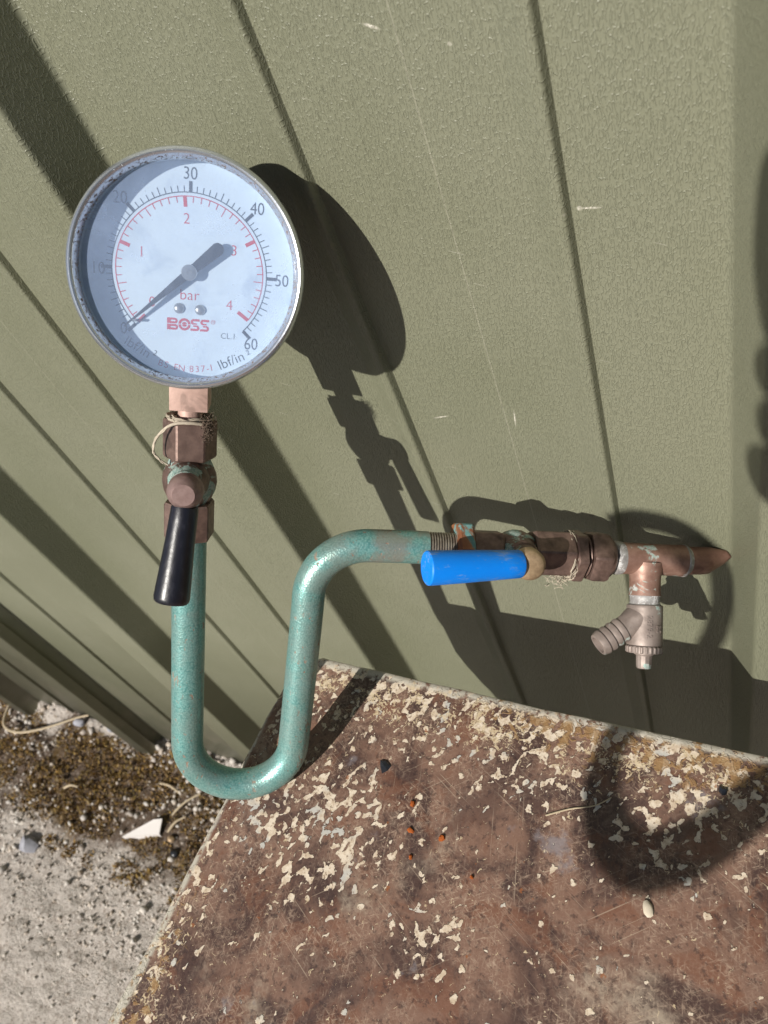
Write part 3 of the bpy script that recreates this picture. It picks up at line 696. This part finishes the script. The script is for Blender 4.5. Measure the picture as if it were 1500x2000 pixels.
O_ = [ringsec(2.35, 0, 1.5, 2.5, .06, PI - .06), ringsec(2.35, 0, 1.5, 2.5, PI + .06, 2 * PI - .06), ringsec(2.35, 0, 0, 1.0, .14, PI - .14), ringsec(2.35, 0, 0, 1.0, PI + .14, 2 * PI - .14)]
def S_():
    w = 3.7
    return [ringsec(1.25, 1.25, .25, 1.2, PI / 2, 1.42 * PI), rect(1.2, w, 1.5, 2.45), rect(1.0, 2.6, .14, .75), ringsec(w - 1.25, -1.25, .25, 1.2, -PI / 2, .42 * PI), rect(0, w - 1.2, -2.45, -1.5), rect(1.1, 2.7, -.75, -.14)]
x = -9.3
for let, w in ((B_, 4.75), (O_, 4.85), (S_(), 3.95), (S_(), 3.95)):
    for q in let: lg.append(place(q, x, -20.9, .08))
    x += w
rn = ringsec(0, 0, .75, .9, 0, 2 * PI, 20); lg.append(place(rn, 9.6, -19.2, .08)); lg.append(place(text_mesh('TM', .8), 9.6, -19.2, .08))
gp_('logo', join(*lg), MT['red'], 0)
for x, y, a in ((-4.4, -14.5, .3), (4.2, -14.6, .9)):
    hd_ = lathe([(0, 2.2), (.5, 2.15), (1.0, 1.7), (1.25, .9), (1.3, .001)], (x, y, 0), (0, 0, 1), 24)
    sc = gp_('screw', hd_, MT['steel'], 50)
gp_('stop_pin', lathe([(0, .55), (4.6, .55), (5.0, .3), (5.0, .001)], (-22.0, -20.5, 0), (0, 0, 1), 12), MT['steel'], 50)
# pointer
pa = math.atan2(-23.4, -26.4); dv = Vector((math.cos(pa), math.sin(pa), 0)); tv = Vector((-dv.y, dv.x, 0))
prof = [(35.0, .2), (28, .5), (16, 1.05), (5, 1.6), (0, 1.8), (-5, 1.95), (-15, 2.55)]
prof += [(-15 - 2.55 * math.sin(k * PI / 12), 2.55 * math.cos(k * PI / 12)) for k in range(1, 6)] + [(-17.55, .05)]
V = []
for z in (3.0, 3.4):
    V += [(dv * s + tv * w + Vector((0, 0, z))) * MM for s, w in prof] + [(dv * s - tv * w + Vector((0, 0, z))) * MM for s, w in reversed(prof)]
n = len(prof) * 2; F = [tuple(range(n))[::-1], tuple(range(n, 2 * n))] + [(i, (i + 1) % n, n + (i + 1) % n, n + i) for i in range(n)]
pt = gp_('pointer', (V, F), MT['pointer'], 30)
obj('pointer_hub', lathe([(.3, 2.6), (3.4, 3.2), (3.9, 3.2), (4.2, 2.95), (4.25, 1.0), (4.1, .8), (4.1, .001)], (0, 0, 0), (0, 0, 1), 32), MT['steel'], gh, 35)

# --- second cock on the run
v2 = part('pipe_cock', join(hexn((0, YR, 0), (1, 0, 0), 141.2, 157.5, 11.6, R_(14), (0, 1, 0), 1.0), hexn((0, YR, 0), (1, 0, 0), 174.0, 195.5, 13.0, R_(4), (0, 1, 0), 1.0)), MT['brass'], None, 25)
body = lathe([(155, 7.2), (157, 8.6), (160, 10.6), (164, 11.8), (168, 11.6), (171, 10.4), (174, 8.8), (176, 7.4)], (0, YR, 0), (1, 0, 0), 40)
boss = lathe([(4, 9.2), (11.5, 9.0), (13.5, 8.4), (14.2, 7.6), (15.5, 7.6), (19, 7.0), (21, 7.0)], (165.5, YR + 1.0, 0), (0, .12, 1), 36)
part('valve_body', join(body, boss), MT['brass_pat'], v2, 40)
hd = lathe([(18.5, 6.6), (20, 7.7), (25.5, 7.8), (27.6, 7.0), (28.8, 5.4), (29.2, 3.0), (29.2, .001)], (165.5, YR + 1.6, 0), (0, .10, 1), 40)
arm = tube([(164, YR + 3.6, 23), (157, YR + 4, 25)], [4.2, 4.8], 16)
lv2 = part('lever', join(hd, arm), MT['tan'], v2, 35); lv2['label'] = 'tan round headed lever with blue sleeve'
a0, a1 = Vector((160.2, YR + 4.2, 24.6)), Vector((112.6, YR + 3.9, 33.2)); ax = (a1 - a0).normalized(); ln = (a1 - a0).length
part('lever_sleeve', lathe([(-.8, 5.2), (-.4, 6.6), (.4, 6.9), (8, 7.15), (20, 7.6), (32, 8.0), (ln - 2, 8.35), (ln - .6, 8.25), (ln, 7.7), (ln + .05, 6.8), (ln - .1, .001)], a0, ax, 44), MT['blue'], v2, 32)
# --- compression coupling
cp = part('compression_fitting', hexn((0, YR - .4, 0), (1, 0, 0), 195.6, 201.5, 14.2, R_(22), (0, 1, 0), .6), MT['brass'], None, 25)
part('compression_sleeve', lathe([(201.0, 9.4), (202.2, 9.4), (202.6, 11.2), (203.2, 11.6), (203.8, 11.0), (205, 9.6)], (0, YR - .4, 0), (1, 0, 0), 40), MT['brass'], cp, 30)
nut = hexn((0, YR - .4, 0), (1, 0, 0), 204.5, 214.5, 14.4, R_(12), (0, 1, 0), 1.8)
nut = join(nut, lathe([(212, 12.2), (214.5, 12.0), (216.5, 11.0), (218.2, 9.2), (218.6, 8.0)], (0, YR - .4, 0), (1, 0, 0), 40))
part('compression_nut', nut, MT['brass'], cp, 25)
random.seed(11)
wr = []
for i in range(60):
    x0 = random.uniform(193.2, 196.4); r0 = random.uniform(11.2, 13.2); a0_ = random.uniform(-.6, 3.2); sp_ = random.uniform(.8, 2.4)
    wr.append(tube([(x0 + .6 * math.sin(k * .8 + i), YR - .4 - math.sin(a0_ + sp_ * k / 9) * r0, math.cos(a0_ + sp_ * k / 9) * r0) for k in range(10)], random.uniform(.1, .32), 5))
for i in range(60):
    c = Vector((random.gauss(190, 2.6), random.gauss(-26.2, 1.6), random.gauss(4, 2.5))); d = Vector((random.gauss(0, 1), random.gauss(0, .6), random.gauss(0, .6))).normalized(); L_ = random.uniform(1.2, 3.2)
    wr.append(tube([c - d * L_, c + Vector((random.gauss(0, .3), random.gauss(0, .3), 0)), c + d * L_], random.uniform(.06, .18), 3, False))
part('hemp_wrap', join(*wr), MT['hemp'], cp, 0)

# --- copper tee with drain tap
TY = -14.2
tee = part('copper_tee', join(
    lathe([(217.5, 7.5), (219.6, 7.6), (219.8, 8.4), (221, 8.65), (223, 8.6), (226, 8.4), (232, 8.35), (240, 8.3), (250, 8.35), (255, 8.4), (258, 8.6), (259.6, 8.55), (260.2, 8.0), (260.4, 7.4)], (0, TY, 0), (1, 0, 0), 40)), MT['copper'], None, 35)
th = R_(25); bdir = Vector((0, -math.cos(th), math.sin(th))); TO = Vector((237.8, TY, 0))
# branch with a rounded shoulder
part('tee_branch', lathe([(2, 9.6), (5.5, 9.3), (7.5, 8.7), (9, 8.15), (12, 8.0), (17, 8.0), (18.6, 8.2), (19.4, 8.3)], TO, bdir, 40), MT['copper'], tee, 40)
part('solder_joint', join(lathe([(19.3, 8.3), (20.0, 7.7), (22.5, 7.6), (23.8, 7.9), (24.2, 8.6), (24.3, 7)], TO, bdir, 36)), MT['solder'], tee, 40)
part('solder_bead', lathe([(219.0, 8.0), (219.6, 8.85), (220.8, 8.95), (223.5, 8.72), (225.0, 8.3)], (0, TY, 0), (1, 0, 0), 40), MT['solder'], tee, 50)
part('solder_bead', lathe([(258.2, 8.3), (259.0, 8.8), (259.9, 8.75), (261.0, 7.9), (262.0, 7.3)], (0, TY, 0), (1, 0, 0), 40), MT['solder'], tee, 50)
# crimped tail
rows = [(259, -14.2, 7.5, 7.5), (270, -13.9, 7.5, 7.5), (273.5, -13.7, 7.4, 7.0), (274, -13.6, 7.3, 6.7), (282.6, -11.6, 4.2, 2.9), (283.2, -11.4, 3.9, 2.7), (286.0, -10.7, 1.3, 1.6), (286.3, -10.6, .8, 1.2)]
V, F = [], []; sg = 28
for x, yc, ry, rz in rows:
    for i in range(sg):
        a = 2 * PI * i / sg; V.append(Vector((x, yc + math.cos(a) * ry, -1.0 * (x - 259) / 27 + math.sin(a) * rz)) * MM)
for j in range(len(rows) - 1):
    for i in range(sg): F.append((j * sg + i, j * sg + (i + 1) % sg, (j + 1) * sg + (i + 1) % sg, (j + 1) * sg + i))
F.append(tuple(range((len(rows) - 1) * sg, len(rows) * sg)))
part('crimped_tail', (V, F), MT['copper_tail'], tee, 30)
dc = part('drain_tap', lathe([(23.9, 7.6), (24.4, 9.0), (25.0, 9.25), (26, 9.25), (36, 9.25), (44.5, 9.25), (45.3, 9.1), (45.6, 8.3), (46.2, 8.3)], TO, bdir, 48), MT['cock'], None, 35)
dc['label'] = 'dull brass drain tap with ribbed hose tail'
# knurled cap
x_, y_, z_ = frame_axis(bdir); V, F = [], []; sg = 96
for s, k in ((45.8, 0), (46.4, 1), (49.0, 1), (49.5, 0)):
    for i in range(sg):
        a = 2 * PI * i / sg; r = 9.0 + (k * (.55 if i % 4 < 2 else .1))
        V.append((TO + bdir * s + (x_ * math.cos(a) + y_ * math.sin(a)) * r) * MM)
for j in range(3):
    for i in range(sg): F.append((j * sg + i, j * sg + (i + 1) % sg, (j + 1) * sg + (i + 1) % sg, (j + 1) * sg + i))
F += [tuple(range(sg))[::-1], tuple(range(3 * sg, 4 * sg))]
part('knurled_cap', (V, F), MT['cock'], dc, 20)
part('spindle', join(lathe([(49.3, 5.2), (50.4, 5.0), (50.8, 4.2), (51.2, 4.1)], TO, bdir, 32), lathe([(50.5, 4.1), (56.6, 4.0), (57.6, 3.6), (57.9, 2.6), (57.9, .001)], TO, bdir, 12)), MT['cock'], dc, 25)
hdv = (Vector((-1, 0, 0)) * math.cos(R_(33)) + bdir * math.sin(R_(33))).normalized()
HO = TO + bdir * 29.5
hp = [(3, 8.4), (8.0, 7.4), (11, 6.6), (14.0, 6.4), (15.2, 6.2)]
s = 15.2
for k in range(3): hp += [(s, 5.9), (s + .2, 6.85), (s + 1.2, 6.85), (s + 3.2, 6.3)]; s += 3.9
hp += [(s, 6.0), (s + .2, 6.8), (s + 1.0, 6.8), (s + 3.6, 5.9), (s + 3.8, 4.6), (s + 1.0, 4.4), (s + 1.0, .001)]
part('hose_tail', lathe(hp, HO, hdv, 40), MT['cock'], dc, 25)
# raised lettering on the tap body, reading down
def wrap(geo, s0, a0, r):
    out_ = []
    up = E3; vx = Vector((1, 0, 0)); vz = (Vector((0, 0, 1)) - bdir * bdir.z).normalized()
    for v in geo[0]:
        a = a0 + v.y / r                                        # text up = towards +x (right), text runs along bdir
        d = vx * math.sin(a) + vz * math.cos(a)
        out_.append((TO + bdir * (s0 + v.x) + d * (r - .12 + v.z)) * MM)
    return out_, geo[1]
part('cast_lettering', join(wrap(text_mesh('2879-2', 4.2, .02, .45), 35.6, R_(-12), 9.3), wrap(text_mesh('BS', 4.2, .02, .45), 36.5, R_(22), 9.3)), MT['cock'], dc, 0)

# ================================================================ SMALL THINGS ON THE TABLE
def lump(r, sx=1, sy=1, sz=1, seed=0, sub=2, amp=.3):
    bm = bmesh.new(); bmesh.ops.create_icosphere(bm, subdivisions=sub, radius=r)
    for v in bm.verts:
        k = 1 + amp * noise.noise(v.co / r * 1.3 + Vector((seed * 3.1, seed * 1.7, 0))); v.co = Vector((v.co.x * sx, v.co.y * sy, v.co.z * sz)) * k
    bm.verts.index_update(); g_ = ([v.co.copy() for v in bm.verts], [tuple(v.index for v in f.verts) for f in bm.faces]); bm.free(); return g_
def thing(name, geo, mat, loc, label, cat, group=None, rz=0.0, smooth=40):
    o = obj(name, geo, mat, None, smooth); o.location = loc; o.rotation_euler = (0, 0, rz); tag(o, label, cat, group); return o
def flake(r, h, seed, n=9, elong=1.0):
    rs = random.Random(seed); top, bot = [], []
    for i in range(n):
        a = 2 * PI * i / n; q = r * rs.uniform(.6, 1.15); x, y = math.cos(a) * q * elong, math.sin(a) * q
        bot.append(Vector((x * 1.1, y * 1.1, 0))); top.append(Vector((x * .8, y * .8, h * rs.uniform(.5, 1.1))))
    V = bot + top + [Vector((0, 0, h * 1.15))]
    F = [tuple(range(n))[::-1]] + [(i, (i + 1) % n, n + (i + 1) % n, n + i) for i in range(n)] + [(n + i, n + (i + 1) % n, 2 * n) for i in range(n)]
    return V, F
thing('dark_chip', flake(.0034, .0016, 1, 6, 1.3), MT['coal'], (-.188, -.155, TZ), 'shiny black chip lying on the table right of the pipe bend', 'chip', rz=-.6, smooth=20)
thing('dark_chip', flake(.0024, .0014, 2, 6, .8), MT['coal'], (-.020, -.123, TZ), 'small black chip near the table rim in the curved shadow', 'chip', rz=.4, smooth=20)
for i, (x, y, r, lb) in enumerate(((-.165, -.170, .0019, 'topmost of the orange rust flakes on the table'), (-.161, -.183, .0022, 'largest orange rust flake, with a red tip, on the table'), (-.144, -.182, .0021, 'orange rust flake on the table to the right of the others'), (-.156, -.195, .0015, 'small orange rust flake below the largest one on the table'), (-.123, -.195, .0012, 'tiny orange rust speck near a cream paint spot on the table'))):
    thing('rust_flake', flake(r, .0012, 20 + i, 8, .7), MT['rust'], (x, y, TZ), lb, 'rust flake', 'rust flakes on the table', rz=i * 1.1, smooth=25)
thing('pale_seed', lump(.0023, 1, 1.6, .45, 3), MT['seed'], (-.043, -.184, TZ + .0006), 'pale oval seed lying below the curved shadow on the table', 'seed', rz=.5)
def straw(pts, r): return tube(smoothpath(pts, 5), [r * (1 - .5 * i / (len(pts) * 5)) for i in range((len(pts) - 1) * 5 + 1)], 6, True, 1.0)
thing('straw_fibre', straw([(-.016, 0, .0006), (-.004, .001, .0007), (.008, .0005, .0007), (.017, .003, .0006)], .00045), MT['straw'], (-.082, -.150, TZ), 'thin dry stem lying across the left side of the curved shadow', 'stem', rz=.45)

# ================================================================ SMALL THINGS ON THE GROUND
def gpos(x, y, dz=0.0): return (x, y, gz(x, y) + dz)
thing('white_plastic_shard', join(([Vector(p) for p in ((-.042, -.002, .006), (.030, -.012, .008), (.036, .010, .014), (.020, .012, .014), (-.042, -.002, .004), (.030, -.012, .006), (.036, .010, .012), (.020, .012, .012))], [(0, 1, 2, 3), (7, 6, 5, 4), (0, 4, 5, 1), (1, 5, 6, 2), (2, 6, 7, 3), (3, 7, 4, 0)]),
    ([Vector(p) for p in ((-.042, -.002, .004), (.030, -.012, .006), (.030, -.015, -.004), (-.040, -.004, -.002))], [(0, 1, 2, 3)])), MT['chipw'], gpos(-.905, -.151, .002), 'white triangular plastic shard on the moss left of the table', 'shard', rz=R_(27), smooth=0)
thing('blue_grey_stone', lump(.015, 1.3, .9, .7, 5, 2, .6), MT['stone'], gpos(-1.125, -.236, .004), 'large blue-grey stone on the concrete at the left edge', 'stone', 'blue grey stones on the ground')
thing('blue_grey_stone', lump(.011, 1.3, .8, .7, 6), MT['stone'], gpos(-1.186 + .02, -.02, .006), 'pale blue-grey stone at the end of the long curved stem', 'stone', 'blue grey stones on the ground')
thing('blue_grey_stone', lump(.010, 1.4, .8, .7, 8), MT['stone'], gpos(-1.085, -.012, .006), 'small blue-grey stone against the foot of the wall', 'stone', 'blue grey stones on the ground')
thing('blue_grey_stone', lump(.007, 1.2, .9, .8, 9), MT['coal'], gpos(-.832, -.165, .004), 'small dark pebble on the moss beside the table edge', 'stone')
thing('reddish_pebble', lump(.006, 1.2, .9, .8, 12), MT['tan'], gpos(-.850, -.148, .004), 'small reddish pebble on the moss right of the white shard', 'pebble')
thing('long_straw', straw([(-.09, .03, .020), (-.075, -.02, .016), (-.03, -.030, .016), (.03, -.010, .018), (.10, .030, .020), (.125, .040, .022)], .0028), MT['straw'], gpos(-1.27, -.045), 'long curved pale dry stem on the moss by the wall', 'stem')
for i, (x, y, rz, l, lb) in enumerate(((-.856, -.092, .95, .030, 'broad dry straw on the moss left of the U-bend'), (-.850, -.125, 1.0, .018, 'short pale straw nearest the left rim of the table'), (-.905, -.075, -.1, .026, 'thin arched straw on the moss below the wall'), (-1.10, -.130, .3, .016, 'short tan straw among the white grit'))):
    thing('dry_straw', straw([(-l, 0, .004), (0, .003, .008), (l, 0, .006)], .0022), MT['straw'], gpos(x, y, .002), lb, 'straw', 'dry straws on the ground', rz=rz)
# grit: too many to count
random.seed(5)
ico = bmesh.new(); bmesh.ops.create_icosphere(ico, subdivisions=1, radius=1); iv = [v.co.copy() for v in ico.verts]; ico.verts.index_update(); iff = [tuple(v.index for v in f.verts) for f in ico.faces]; ico.free()
V, F = [], []
def addpeb(x, y, r):
    k = len(V); z = gz(x, y); ax = Vector((random.random(), random.random(), random.random())).normalized(); q = Matrix.Rotation(random.uniform(0, 6), 3, ax); s = Vector((random.uniform(.8, 1.3), random.uniform(.7, 1.1), random.uniform(.5, .9)))
    for v in iv:
        p = q @ Vector((v.x * s.x, v.y * s.y, v.z * s.z)) * r * random.uniform(.88, 1.1); V.append((x + p.x, y + p.y, z + p.z + r * .3))
    F.extend(tuple(i + k for i in f) for f in iff)
cl = [(random.uniform(-1.5, -.6), random.uniform(-.30, -.06)) for _ in range(34)]
for i in range(1150):
    c = random.choice(cl); x, y = random.gauss(c[0], .035), random.gauss(c[1], .022)
    if y < -.02: addpeb(x, y, abs(random.gauss(.0014, .0018)) + .0008)
for i in range(3000):
    x, y = random.uniform(-1.7, -.3), -.19 - abs(random.gauss(0, .12))
    addpeb(x, y, abs(random.gauss(.0012, .0009)) + .0007)
for i in range(500):
    addpeb(random.uniform(-1.7, -.3), random.uniform(-.05, .0), abs(random.gauss(.002, .002)) + .001)
grit = obj('loose_grit', (V, F), MT['peb'], None, 60); tag(grit, 'pale grit and small pebbles scattered over the concrete and moss', 'grit', kind='stuff')
# dead moss: short fibres in cushions
V, F = [], []
for i in range(42000):
    x = random.uniform(-1.75, -.35); y = random.uniform(-.235, -.022)
    m = noise.noise(Vector((x * 11, y * 11, 5))) + .6 * noise.noise(Vector((x * 30, y * 30, 8)))
    edge = -.19 + .06 * noise.noise(Vector((x * 9, 0, 2)))
    if m < -.30 or y < edge and m < .15: continue
    h = random.uniform(.003, .009) * (1 + .6 * m); a = random.uniform(0, 6.28); w = random.uniform(.0008, .0018); lean = Vector((random.gauss(0, .6), random.gauss(0, .6), 1)).normalized()
    b = Vector((x, y, gz(x, y) - .001)); t_ = Vector((math.cos(a), math.sin(a), 0)) * w; k = len(V)
    V += [b - t_, b + t_, b + lean * h * .6 + t_ * .8, b + lean * h + Vector((random.gauss(0, .001), random.gauss(0, .001), 0)), b + lean * h * .6 - t_ * .8]
    F.append((k, k + 1, k + 2, k + 3, k + 4))
moss = bpy.data.meshes.new('dead_moss'); moss.from_pydata([tuple(p) for p in V], [], F); moss.update()
mo = obj('dead_moss', moss, MT['moss'], None, 0); tag(mo, 'brown and orange dead moss growing along the foot of the wall', 'moss', kind='stuff')

# ================================================================ OUTSIDE THE FRAME: the photographer, known by the shade given
# ================================================================ THE PHOTOGRAPHER'S HAND (outside the frame, seen as shadow)
SA = Vector((.97144, -.23731, 0)); SB = Vector((-.14591, -.59728, -.78865))
def sc(x, y, s=-300): return CAM + (SA * x + SB * y + SUN * s) * MM
def skin(name, chains, mat, parent=None, levels=2):
    V, E, Rr = [], [], []
    idx = {}
    for ch in chains:
        prev = None
        for p, r in ch:
            key = tuple(round(c, 5) for c in p)
            if key not in idx: idx[key] = len(V); V.append(p); Rr.append(r)
            k = idx[key]
            if prev is not None and prev != k: E.append((prev, k))
            prev = k
    me = bpy.data.meshes.new(name); me.from_pydata([tuple(v) for v in V], E, []); me.update()
    o = bpy.data.objects.new(name, me); COL.objects.link(o)
    m = o.modifiers.new('skin', 'SKIN'); m.use_smooth_shade = True
    for i, r in enumerate(Rr): me.skin_vertices[0].data[i].radius = (r, r)
    me.skin_vertices[0].data[0].use_root = True
    sb = o.modifiers.new('sub', 'SUBSURF'); sb.levels = levels; sb.render_levels = levels
    me.materials.append(mat); return o
P = lambda x, y, s, r: (sc(x, y, s), r * MM)
Wd = lambda x, y, z, r: (Vector((x, y, z)), r)
elbow = Wd(.30, -.66, .90, .046); shoulder = Wd(.46, -.78, 1.26, .065); chest = Wd(.62, -.82, 1.20, .15); pelvis = Wd(.62, -.90, .88, .15)  # unseen body, added to block sky light from the shaded wall
wrist = P(14, 150, -316, 22); palm = P(-18, 92, -322, 24); k1 = P(-34, 20, -320, 15); k2 = P(-40, 44, -320, 14); k3 = P(-40, 64, -318, 13); k4 = P(-34, 88, -316, 12)
ch = [[pelvis, Wd(.62, -.86, 1.04, .14), chest, Wd(.60, -.80, 1.33, .07), Wd(.57, -.76, 1.42, .055), Wd(.55, -.74, 1.50, .09), Wd(.55, -.74, 1.60, .085)],
      [chest, Wd(.80, -.84, 1.25, .065), Wd(.88, -.80, .98, .05), Wd(.80, -.62, .82, .042), Wd(.74, -.52, .79, .03), Wd(.70, -.46, .78, .022)],
      [pelvis, Wd(.52, -.90, .80, .09), Wd(.50, -.88, .45, .065), Wd(.50, -.95, .09, .045), Wd(.50, -.83, .04, .04)],
      [pelvis, Wd(.72, -.90, .80, .09), Wd(.74, -.88, .45, .065), Wd(.74, -.95, .09, .045), Wd(.74, -.83, .04, .04)],
      [chest, shoulder, elbow, P(70, 240, -322, 31), wrist, palm, P(-25, 62, -322, 22), k2],
      [palm, P(-24, 38, -322, 20), k1, P(-66, 12, -312, 11), P(-72, -14, -300, 11.5), P(-70, -44, -292, 10)],
      [k2, P(-66, 28, -314, 10), P(-74, 24, -300, 10), P(-60, 20, -288, 8)],
      [P(-25, 62, -322, 22), k3, P(-68, 48, -312, 9.5), P(-72, 44, -298, 9), P(-58, 40, -288, 8)],
      [palm, k4, P(-70, 74, -310, 10), P(-78, 67, -298, 10.5), P(-62, 62, -288, 8)],
      [palm, P(12, 70, -314, 15), P(24, 36, -302, 11), P(22, 8, -292, 9.5), P(14, -10, -288, 8)]]
hand = skin('person', ch, MT['cloth'])
tag(hand, 'person in dark clothes outside the frame whose raised hand casts the blurred shadow at right', 'person')
V, F = box(-38, 38, -78, 78, -4, 4, MM, 3.0)
ph = obj('phone', (V, F), MT['phone'], None, 40)
pm = Matrix((SA, SB, SUN)).transposed().to_4x4(); pm.translation = sc(-18, 30, -298); ph.matrix_world = pm
tag(ph, 'dark phone held in the raised hand just outside the frame', 'phone')
sp_ = smoothpath([sc(x, y, -220 + q) for x, y, q in ((6, 168, 0), (-14, 192, 2), (-38, 216, 0), (-54, 238, 0), (-75, 250, 0), (-97, 243, 4), (-108, 224, 8), (-102, 198, 8), (-98, 165, 8), (-102, 140, 10), (-118, 124, 10), (-138, 122, 10), (-152, 128, 10))], 8)  # unseen caster, path and thickness shaped to the curved shadow
strap = obj('shadow_strap', tube([p / MM for p in sp_], [7.0 + 3.2 * max(0.0, math.sin(PI * min(1, i / 48))) for i in range(len(sp_))], 14), MT['strap'], None, 60)
tag(strap, 'unseen strap added outside the frame to cast the curved shadow on table and wall', 'strap')
